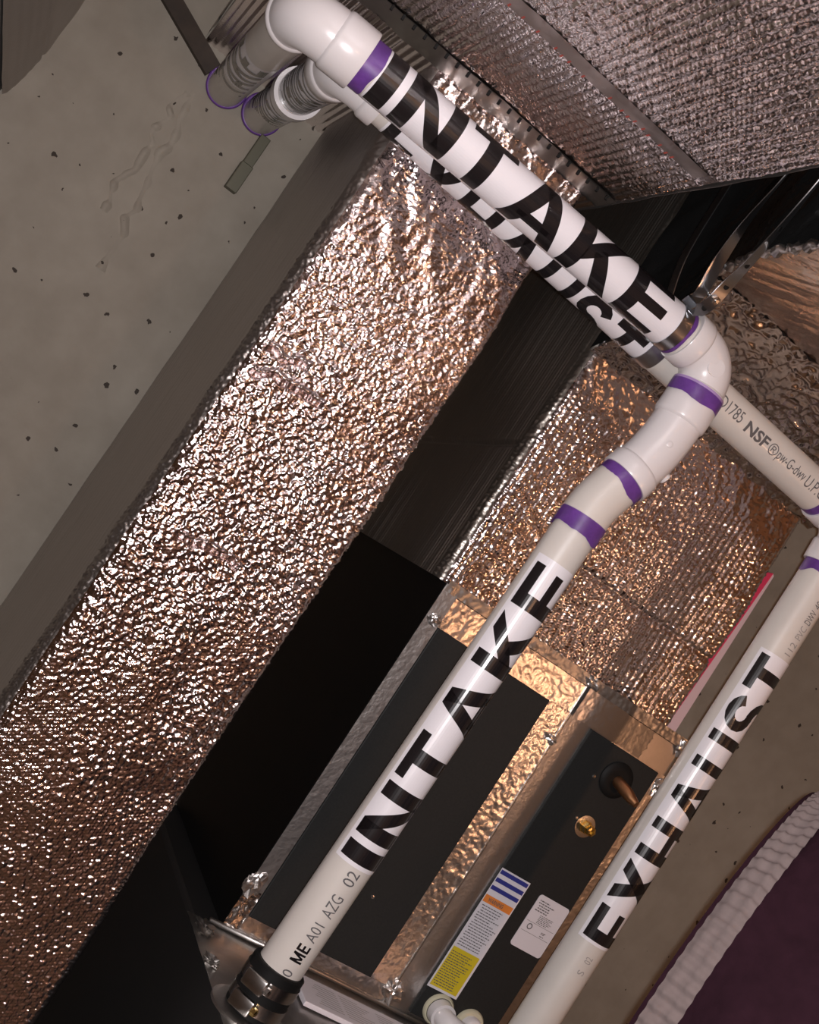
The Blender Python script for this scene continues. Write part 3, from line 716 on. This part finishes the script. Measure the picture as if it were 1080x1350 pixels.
def small(parent, s, zz0, zz1, hh, material='print', bold=0.0, base=None, n=None, va=0.0):
    P = fit(glyphs(s) if bold else font_polys(s, 1.0), 0, zz1-zz0, va-hh/2, va+hh/2)
    fr = (zz0-C4[2])/(C5[2]-C4[2]); v, f = on_cyl(P, C4+(C5-C4)*fr, -dv, nV2 if n is None else n, R+.0007, .004)
    return obj('printed_text', v, f, material, parent)
small(ip, '02', 1.093, 1.121, .024); small(ip, 'AZG', 1.026, 1.070, .024); small(ip, 'A01', .974, 1.010, .022); small(ip, 'ME', .930, .965, .025, 'ink', .014); small(ip, '0', .901, .913, .020)
# back run
aB = (WI-C1)/np.linalg.norm(WI-C1)
nB = rot_about(facing(C1*.5+WI*.5, -aB), -aB, -0.2)
Lb = np.linalg.norm(WI-pa1[0])
lb = label(ip, WI-aB*.10, -aB, nB, R+.0006, .56, R*1.5)
big_text(lb, 'INTAKE', WI-aB*.12, -aB, nB, R+.0012, R*2.2, .52)
obj('primer_band', *lathe_z(WI-aB*.0185, [(R+.0008, .003), (R+.003, .0035), (.0514, .002), (.0514, -.012)], 44, -aB), 'purple', ip, smooth=True)
obj('wall_coupling', *tube([WI+aB*.03, WI-aB*.018], .0508, 44), 'pvcw', ip, smooth=True, sharp=50)

ep = thing('exhaust_pipe', (1.655, 2.05, CZ0), 'white PVC pipe lettered EXHAUST, mostly behind the intake run, dropping at the right', 'pipe')
EY = 2.066; WE = np.array((0.237, WY, 2.371)); E1 = np.array((0.236, EY, 2.296)); E2 = np.array((1.664, EY, 2.244)); E3 = np.array((1.664, EY, CZ0-.004))
ee1, qa1 = elbow(ep, WE, E1, E2, .060, .045, .030)
ee2, qa2 = elbow(ep, E1, E2, E3, .060, .045, .048)
obj('pipe_length', *tube([WE+np.array([0, .05, 0]), WE*.6+E1*.4, qa1[0]], R, 48), 'pvc', ep, smooth=True, sharp=50)
obj('pipe_length', *tube([qa1[-1], (E1+E2)/2, qa2[0]], R, 48), 'pvc', ep, smooth=True, sharp=50)
obj('pipe_length', *tube([qa2[-1], (E2+E3)/2, E3], R, 48), 'pvc', ep, smooth=True, sharp=50)
ae = (E2-E1)/np.linalg.norm(E2-E1)
band(ep, qa2[0]-ae*.054, ae, R+.0009, .028, seed=12, ragged=.3)
band(ep, qa2[-1]-ZA*.060, -ZA, R+.0009, .034, seed=13, ragged=.3)
nEH = rot_about(facing((.7, EY, 2.245), ae), ae, 1.18)
lb = label(ep, E1+ae*.11, ae, nEH, R+.0006, .660, R*1.5)
big_text(lb, 'EXHAUST', E1+ae*.115, ae, nEH, R+.0012, R*2.55, .645)
nEV = rot_about(facing((1.655, EY, 1.5), ZA), ZA, 0.86)
lb = label(ep, (1.664, EY, 1.196), ZA, nEV, R+.0006, .716, R*1.42)
big_text(lb, 'EXHAUST', (1.664, EY, 1.203), ZA, nEV, R+.0012, R*2.5, .700)
nT = rot_about(facing((1.35, EY, 2.24), ae), ae, -.15)
def hsmall(s, x0, x1, hh, material='print', bold=0.0, va=0.0):
    P = fit(font_polys(s, 1.0, bold), 0, x1-x0, va-hh/2, va+hh/2)
    v, f = on_cyl(P, E1+(E2-E1)*((x0-E1[0])/(E2[0]-E1[0])), ae, nT, R+.0007, .004)
    return obj('printed_text', v, f, material, ep)
hsmall('ASTM D1785', 1.125, 1.262, .026, va=.004); hsmall('NSF', 1.278, 1.345, .026, 'print', .03); hsmall('®', 1.350, 1.375, .026); hsmall('pw-G-dwv', 1.378, 1.464, .030, va=-.002); hsmall('U.P.C', 1.470, 1.528, .026)
nP = rot_about(facing((1.655, EY, 1.98), ZA), ZA, .75)
def vsm(s, z0, z1, hh, n, material='printf'):
    P = fit(font_polys(s, 1.0), 0, z1-z0, -hh/2, hh/2); v, f = on_cyl(P, (1.664, EY, z0), ZA, n, R+.0007, .004); obj('printed_text', v, f, material, ep)
vsm('112', 1.925, 1.955, .018, nP); vsm('PVC', 1.965, 1.995, .018, nP); vsm('DWV', 2.003, 2.035, .018, nP, 'print'); vsm('40', 2.042, 2.058, .018, nP, 'print')
nQ = rot_about(facing((1.655, EY, 1.1), ZA), ZA, .55)
vsm('02', 1.155, 1.17, .016, nQ); vsm('S', 1.128, 1.138, .016, nQ)
aE = (WE-E1)/np.linalg.norm(WE-E1); nBE = rot_about(facing(E1*.5+WE*.5, -aE), -aE, -0.25)
lb = label(ep, WE-aE*.07, -aE, nBE, R+.0006, .36, R*1.8)
big_text(lb, 'EXHAUST', WE-aE*.09, -aE, nBE, R+.0012, R*2.6, .33)
lb = label(ep, WE-aE*.50, -aE, nBE, R+.0006, .28, R*1.8)
big_text(lb, 'EXHAUST', WE-aE*.51, -aE, nBE, R+.0012, R*2.6, .26)
obj('coupling', *tube([WE-aE*.445, WE-aE*.49], RH, 44), 'pvcw', ep, smooth=True, sharp=50)
obj('primer_band', *lathe_z(WE-aE*.0185, [(R+.0008, .003), (R+.003, .0035), (.0514, .002), (.0514, -.012)], 44, -aE), 'purple', ep, smooth=True)
obj('wall_coupling', *tube([WE+aE*.03, WE-aE*.018], .0508, 44), 'pvcw', ep, smooth=True, sharp=50)

# ------------------------------------------------------------------ perforated hanger straps
def ribbon(path, nrm, wid, th=.0018):
    path = np.asarray(path, float); nrm = np.asarray(nrm, float); k = len(path); V, F = [], []
    for i in range(k):
        t = path[min(i+1, k-1)]-path[max(i-1, 0)]; t /= np.linalg.norm(t)
        n = nrm[i]-t*(nrm[i]@t); n /= np.linalg.norm(n); s = np.cross(t, n)
        for a, b in ((-1, -1), (1, -1), (1, 1), (-1, 1)): V.append(path[i]+s*a*wid/2+n*b*th/2)
    for i in range(k-1):
        for j in range(4): F.append((4*i+j, 4*i+(j+1) % 4, 4*i+4+(j+1) % 4, 4*i+4+j))
    F += [(3, 2, 1, 0), (4*k-4, 4*k-3, 4*k-2, 4*k-1)]
    return V, F
def smooth_path(P, n=24):
    P = np.asarray(P, float); t = np.linspace(0, len(P)-1, n); out = []
    for q in t:
        i = min(int(q), len(P)-2); f = q-i; p0 = P[max(i-1, 0)]; p1 = P[i]; p2 = P[i+1]; p3 = P[min(i+2, len(P)-1)]
        out.append(.5*((2*p1)+(-p0+p2)*f+(2*p0-5*p1+4*p2-p3)*f*f+(-p0+3*p1-3*p2+p3)*f**3))
    return np.array(out)
def lerp_n(N, n): N = np.asarray(N, float); return np.array([[np.interp(q, np.arange(len(N)), N[:, c]) for c in range(3)] for q in np.linspace(0, len(N)-1, n)])
hs = thing('pipe_hanger', (0.985, IY, ZI), 'galvanised strap looped around intake pipe and bolted, rising between the foil ducts', 'hanger')
loop = [(0.9855, IY+(R+.0016)*math.cos(t), ZI+(R+.0016)*math.sin(t)) for t in np.linspace(math.pi*.5, math.pi*2.5, 49)]
obj('strap_loop', *ribbon(loop, np.array(loop)-np.array([.9855, IY, ZI]), .027), 'strap', hs, smooth=True, sharp=40)
pA = smooth_path([(.986, IY-.036, ZI+.034), (.990, IY-.066, ZI+.052), (.985, 1.862, 2.382), (.968, 1.80, 2.435), (.945, 1.72, 2.545), (.93, 1.66, 2.70), (.925, 1.64, CZ+.005)])
nA = lerp_n([(0, -.75, .65), (0, -.95, -.3), (.2, -.9, -.3), (.5, -.8, -.2), (.8, -.5, -.2), (.9, -.4, 0), (.9, -.4, 0)], 24)
obj('hanger_strap', *ribbon(pA, nA, .026), 'strap', hs, smooth=True, sharp=40)
pB = smooth_path([(.980, IY-.010, ZI+.0475), (.972, IY-.050, ZI+.066), (.955, 1.885, 2.40), (.930, 1.83, 2.48), (.905, 1.75, 2.56), (.89, 1.71, 2.70), (.885, 1.70, CZ+.005)])
obj('hanger_strap', *ribbon(pB, lerp_n([(0, -.3, .9), (-.1, -.95, .1), (.1, -.95, -.2), (.6, -.7, -.2), (.8, -.5, 0), (.9, -.4, 0), (.9, -.4, 0)], 24), .026), 'strap', hs, smooth=True, sharp=40)
nb = np.array([.1, -.93, -.35]); nb /= np.linalg.norm(nb); bc = pA[5]+nb*.001
bo = obj('bolt', *tube([bc-nb*-.012, bc-nb*.075], .0035, 10), 'steel', hs, smooth=True, sharp=50)
obj('nut', *lathe_z(bc, [(.0085, 0), (.0085, .007), (.004, .008)], 6, nb), 'steel', bo)
hl = []
for q in (2, 8, 11, 14, 17): pass
for P, Nn in ((pA, nA),):
    for i in (3, 7, 10, 13, 16):
        n = -Nn[i]/np.linalg.norm(Nn[i]); obj('strap_hole', *lathe_z(P[i]-n*.0006, [(.0058, 0), (.0056, -.0012), (.005, -.0014)], 16, n), 'rubber', hs)
h2 = thing('pipe_hanger', (1.0, EY, 2.24), 'galvanised strap band around the exhaust pipe beside the end of its lettering', 'hanger')
lc = E1+(E2-E1)*((1.022-E1[0])/(E2[0]-E1[0]))
loop = [lc+np.array([0, (R+.0016)*math.cos(t), (R+.0016)*math.sin(t)]) for t in np.linspace(0, 2*math.pi, 49)]
obj('strap_loop', *ribbon(loop, np.array(loop)-lc, .036), 'strap', h2, smooth=True, sharp=40)
pC = np.array([(1.018, EY+.002, 2.3125), (1.012, EY+.008, 2.36), (1.005, EY+.0, 2.45), (1.0, EY-.02, 2.6), (.99, EY-.03, CZ+.005)])
pC[:, 0] -= np.array([0, .01, .03, .04, .04])
obj('hanger_strap', *ribbon(smooth_path(pC), lerp_n([(-1, 0, 0)]*5, 24), .026), 'strap', h2, smooth=True, sharp=40)

# ------------------------------------------------------------------ drain fitting and folded booklet
dr = thing('drain_fitting', (1.60, 2.28, .84), 'white condensate drain elbow on a cream flange below the warning sticker', 'drain')
DZc = .847
for fx in (1.598, 1.688):
    obj('flange', *lathe_z((fx, CY-.008, DZc), [(.037, 0), (.037, .008), (.034, .012), (.01, .012)], 36, (0, -1, 0)), 'cream', dr, smooth=True, sharp=50)
pth = arc_path((1.598, CY-.01, DZc), (1.598, CY-.072, DZc), (1.70, CY-.085, DZc-.010), .024, 10)
ew = obj('drain_elbow', *tube(np.vstack([[(1.598, CY-.012, DZc)], pth, [(1.672, CY-.0815, DZc-.007)]]), .0235, 32), 'pvcw', dr, smooth=True, sharp=50)
obj('socket', *tube([(1.598, CY-.020, DZc), (1.598, CY-.046, DZc)], .030, 32), 'pvcw', ew, smooth=True, sharp=50)
obj('glue_ring', *tube([(1.598, CY-.0185, DZc), (1.598, CY-.021, DZc)], .031, 32), 'rubber', ew, smooth=True, sharp=50)
obj('drain_plug', *lathe_z((1.688, CY-.018, DZc), [(.026, 0), (.026, .022), (.022, .026), (.008, .027)], 28, (0, -1, 0)), 'pvcw', dr, smooth=True, sharp=50)
bk = thing('folded_manual', (1.33, 2.18, CZ0), 'white printed carton lying on the furnace top beside the intake coupling', 'box')
v, f = box(1.195, 1.50, 2.10, 2.225, CZ0+.001, CZ0+.012, .002)
obj('carton', v, f, 'paper', bk)
o = obj('fine_print', *cat(*[([(a, 2.12+q*.010, CZ0+.0128), (b, 2.12+q*.010, CZ0+.0128), (b, 2.1225+q*.010, CZ0+.0128), (a, 2.1225+q*.010, CZ0+.0128)], [(0, 1, 2, 3)]) for q in range(9) for a, b in ((1.235+.006*(q % 3), 1.30), (1.31, 1.36+.01*(q % 4)), (1.41, 1.46))]), 'printf', bk); o['kind'] = 'stuff'

# ------------------------------------------------------------------ things on the back wall
br = tag(obj('wall_bracket', *cat(box(.262, .289, WY-.022, WY+.001, 2.245, 2.331, .002), box(.259, .291, WY-.030, WY+.001, 2.172, 2.248, .002)), 'olive'), 'olive metal conduit stub on concrete wall below the exhaust pipe entry', 'bracket')
a0 = np.array([-.095, WY-.012, 2.456]); a1 = np.array([.085, WY-.012, 2.3785]); dz = np.array([.007, 0, .020])
V = [a0-dz, a0+dz, a1+dz, a1-dz]; V = [p+np.array([0, -.012, 0]) for p in V]+[p+np.array([0, .014, 0]) for p in V]
tag(obj('wood_batten', V, [(0, 3, 2, 1), (4, 5, 6, 7), (0, 1, 5, 4), (1, 2, 6, 5), (2, 3, 7, 6), (3, 0, 4, 7)], 'wood'), 'dark brown wooden batten slanting on the concrete wall beside the foil trunk', 'batten')
ld = thing('branch_duct', (-.45, 2.5, 2.05), 'dull foil duct with beaded ribs against the wall, apart from the pipes', 'duct')
Y = np.linspace(1.4, WY, 220); Tt = np.linspace(0, 1, 60); y, t = np.meshgrid(Y, Tt, indexing='ij')
zc = 2.03+t*.5; xs = -.262+.03*np.clip(t/.3, 0, 1)**.6
bump_ = .0022*np.abs(np.sin(math.pi*zc/.026))*(.6+.4*np.cos(2*math.pi*y/.018))*(zc < 2.15)
xs = xs+bump_+.004*vnoise(y*9, zc*14, 151)-.006*np.exp(-((zc-2.155)/.004)**2)
obj('foil_wrap', np.stack([xs, y, zc], -1).reshape(-1, 3), grid_faces(220, 60), 'foil_side', ld, smooth=True)
obj('duct_core', *box(-.72, -.268, 1.4, WY, 2.03, 2.55), 'tape_dull', ld)

# ------------------------------------------------------------------ warm work lamp standing in the room, outside the frame
BU = (2.5, 0.30, 1.50)
bl = thing('work_lamp', (BU[0], BU[1], FZ), 'bare warm bulb on a black floor stand in the basement', 'lamp')
obj('base', *lathe_z((BU[0], BU[1], FZ), [(.20, 0), (.20, .02), (.05, .04), (.02, .05)], 28), 'rubber', bl, smooth=True, sharp=40)
obj('pole', *tube([(BU[0], BU[1], FZ+.04), (BU[0], BU[1], BU[2]-.11)], .014, 14), 'rubber', bl, smooth=True, sharp=40)
obj('socket', *lathe_z((BU[0], BU[1], BU[2]-.125), [(.016, 0), (.026, .01), (.026, .06), (.022, .07)], 20), 'rubber', bl, smooth=True, sharp=40)
obj('bulb', *lathe_z(BU, [(.02, -.06), (.022, -.05), (.040, -.018), (.044, .012), (.03, .045), (.004, .055)], 24), 'bulb', bl, smooth=True)
pd = bpy.data.lights.new('bulb_light', 'POINT'); pd.energy = 7.0; pd.color = (1.0, 0.49, 0.27); pd.shadow_soft_size = 0.04
po = bpy.data.objects.new('bulb_light', pd); COL.objects.link(po); po.location = W((BU[0]-.07, BU[1]+.08, BU[2]))

PU = (0.88, -1.30, 1.95)  # added lamp out of view: orange glints for the foil, brighter room
pn = thing('added_bulb', PU, 'added warm bulb on a ceiling cord, unseen, to warm the foil', 'lamp')
obj('bulb', *lathe_z(PU, [(.004, -.055), (.03, -.045), (.044, -.012), (.040, .018), (.022, .05), (.02, .06)], 24), 'bulb', pn, smooth=True)
obj('socket', *lathe_z((PU[0], PU[1], PU[2]+.058), [(.024, 0), (.026, .05), (.012, .07)], 20), 'rubber', pn, smooth=True, sharp=40)
obj('cord', *tube([(PU[0], PU[1], PU[2]+.12), (PU[0], PU[1], CZ+.002)], .005, 8), 'rubber', pn)
pd = bpy.data.lights.new('added_bulb_light', 'POINT'); pd.energy = 8.0; pd.color = (1.0, 0.56, 0.36); pd.shadow_soft_size = 0.04
po = bpy.data.objects.new('added_bulb_light', pd); COL.objects.link(po); po.location = W((PU[0]-.06, PU[1]+.07, PU[2]-.04))

# ------------------------------------------------------------------ loose bits on the right wall
tag(obj('wire_scrap', *tube(smooth_path([(1.90, WY+.002, 1.555), (1.925, WY-.02, 1.552), (1.955, WY-.03, 1.536), (1.985, WY-.03, 1.532), (1.99, WY-.028, 1.515)]), .0035, 8), 'wood'), 'short dark wire scrap sticking out of concrete wall behind exhaust pipe', 'wire')

# ------------------------------------------------------------------ person in a hooded sweatshirt
ps = thing('person', (1.45, 1.34, FZ), 'person in maroon hooded sweatshirt with grey ribbed hood edge, facing the furnace', 'person')
HO = np.array((1.378, 1.452, 1.335)); HN = np.array((-.6, .8, 0.0)); HS = np.array((.8, .6, 0.0)); UPV = np.array((.10, .06, .993))
def hood_pt(th, d, extra=0.0):
    dd_ = np.array([0, .03, .10, .20, .30, .38, .43, .45]); rh = np.interp(d, dd_, [.20, .205, .235, .255, .235, .17, .09, .0]); rv = np.interp(d, dd_, [.355, .36, .375, .375, .335, .25, .135, .0])
    w = 1+.05*np.sin(3*th+14*d)+.035*np.sin(7*th-22*d+1)+.03*np.sin(5*th+40*d)
    w = np.where(d < .07, 1+(w-1)*d/.07, w)
    return HO-HN*d+HS*(rh*w+extra)*math.cos(th)+UPV*(rv*w+extra)*math.sin(th)
nt_, nd_ = 96, 40; D = np.concatenate([np.linspace(-.005, .45, nd_)]); V = []
for d in D:
    for i in range(nt_): V.append(hood_pt(2*math.pi*i/nt_, max(d, 0), 0)+HN*max(-d, 0))
F = [(j*nt_+i, j*nt_+(i+1) % nt_, (j+1)*nt_+(i+1) % nt_, (j+1)*nt_+i) for j in range(nd_-1) for i in range(nt_)]
hd = obj('hood', V, F, 'maroon', ps, smooth=True)
V = []; nt2 = 480; DD = np.linspace(.002, .050, 9)
for j, d in enumerate(DD):
    for i in range(nt2):
        e = .004+.004*math.sin(math.pi*j/8)+.0034*math.sin(i*2*math.pi/5)+(.004 if j in (2, 6) else 0)
        V.append(hood_pt(2*math.pi*i/nt2, d, e))
F = [(j*nt2+i, j*nt2+(i+1) % nt2, (j+1)*nt2+(i+1) % nt2, (j+1)*nt2+i) for j in range(8) for i in range(nt2)]
obj('ribbed_edge', V, F, 'rib', hd, smooth=True)
def skin(name, joints, edges, material, parent, root=0, sub=2):
    me = bpy.data.meshes.new(name)
    me.from_pydata([tuple(W(p)) for p, r in joints], edges, []); me.update(); me.materials.append(M[material])
    o = bpy.data.objects.new(name, me); COL.objects.link(o); o.parent = parent; o.location = -parent.location
    md = o.modifiers.new('skin', 'SKIN'); md.use_smooth_shade = True
    if not me.skin_vertices: me.attributes.new('skin', 'FLOAT', 'POINT')
    for i, (p, r) in enumerate(joints):
        me.skin_vertices[0].data[i].radius = (r*S, r*S); me.skin_vertices[0].data[i].use_root = (i == root)
    sb = o.modifiers.new('sub', 'SUBSURF'); sb.levels = sub; sb.render_levels = sub
    return o
B0 = np.array((1.46, 1.335, 0.0))
def bp(side, front, z): return tuple(B0+HS*side+HN*front+np.array([0, 0, z]))
J = [(bp(0, 0, .42), .20), (bp(0, .0, .62), .19), (bp(0, -.02, .85), .21), (bp(0, .0, 1.02), .09), (bp(0, -.04, 1.12), .085), (bp(0, -.06, 1.24), .12), (bp(0, -.07, 1.38), .125), (bp(0, -.07, 1.48), .09)]
E_ = [(i, i+1) for i in range(7)]
for sg in (-1, 1):
    k = len(J); J += [(bp(sg*.13, 0, .36), .13), (bp(sg*.15, .09, -.02), .09), (bp(sg*.15, -.02, -.44), .055), (bp(sg*.16, .12, -.49), .045)]
    E_ += [(0, k), (k, k+1), (k+1, k+2), (k+2, k+3)]
    k = len(J); J += [(bp(sg*.27, 0, .93), .085), (bp(sg*.33, -.02, .58), .062), (bp(sg*.31, .16, .32), .045), (bp(sg*.30, .21, .25), .05)]
    E_ += [(2, k), (k, k+1), (k+1, k+2), (k+2, k+3)]
    h = k+3
    for q, (a, l) in enumerate(((-.045, .085), (-.015, .10), (.015, .095), (.042, .075))):
        k = len(J); J += [(bp(sg*.30+a, .24, .20), .017), (bp(sg*.30+a, .255, .20-l*.5), .015), (bp(sg*.30+a, .235, .20-l), .013)]; E_ += [(h, k), (k, k+1), (k+1, k+2)]
    k = len(J); J += [(bp(sg*.30-sg*.06, .23, .23), .019), (bp(sg*.30-sg*.085, .26, .17), .015)]; E_ += [(h, k), (k, k+1)]
skin('body', J, E_, 'skin', ps)
# facial features carried on the head
fc = np.array(bp(0, .040, 1.36))
obj('nose', *tube([fc+np.array([0, 0, .04]), fc+HN*.025, fc+HN*.035-np.array([0, 0, .03])], [.012, .018, .02], 12), 'skin', ps, smooth=True)
for sg in (-1, 1): obj('eye', *knot(tuple(fc+HS*sg*.05+np.array([0, 0, .045])-HN*.012), (.016, .016, .011), 77), 'print', ps, smooth=True)
obj('mouth', *tube([fc+HS*-.035-np.array([0, 0, .075]), fc+HN*.008-np.array([0, 0, .078]), fc+HS*.035-np.array([0, 0, .075])], .008, 8), 'red', ps, smooth=True)
J = [(bp(0, 0, .34), .235), (bp(0, 0, .60), .235), (bp(0, -.02, .86), .25), (bp(0, -.02, 1.02), .17), (bp(0, -.03, 1.10), .15)]; E_ = [(0, 1), (1, 2), (2, 3), (3, 4)]
for sg in (-1, 1):
    k = len(J); J += [(bp(sg*.28, 0, .93), .12), (bp(sg*.34, -.02, .58), .095), (bp(sg*.31, .15, .34), .07)]; E_ += [(2, k), (k, k+1), (k+1, k+2)]
skin('sweatshirt', J, E_, 'maroon', ps)
J = [(bp(0, 0, .40), .22)]; E_ = []
for sg in (-1, 1):
    k = len(J); J += [(bp(sg*.13, 0, .33), .15), (bp(sg*.15, .09, -.02), .11), (bp(sg*.15, -.01, -.42), .08)]; E_ += [(0, k), (k, k+1), (k+1, k+2)]
skin('trousers', J, E_, 'denim', ps)
for sg in (-1, 1):
    c = np.array(bp(sg*.155, .07, FZ)); v, f = box(-.065, .065, -.15, .16, .002, .10, .03)
    obj('shoe', c+v[:, 0:1]*HS+v[:, 1:2]*HN+v[:, 2:3]*np.array([0, 0, 1.]), f, 'rubber', ps, smooth=True)
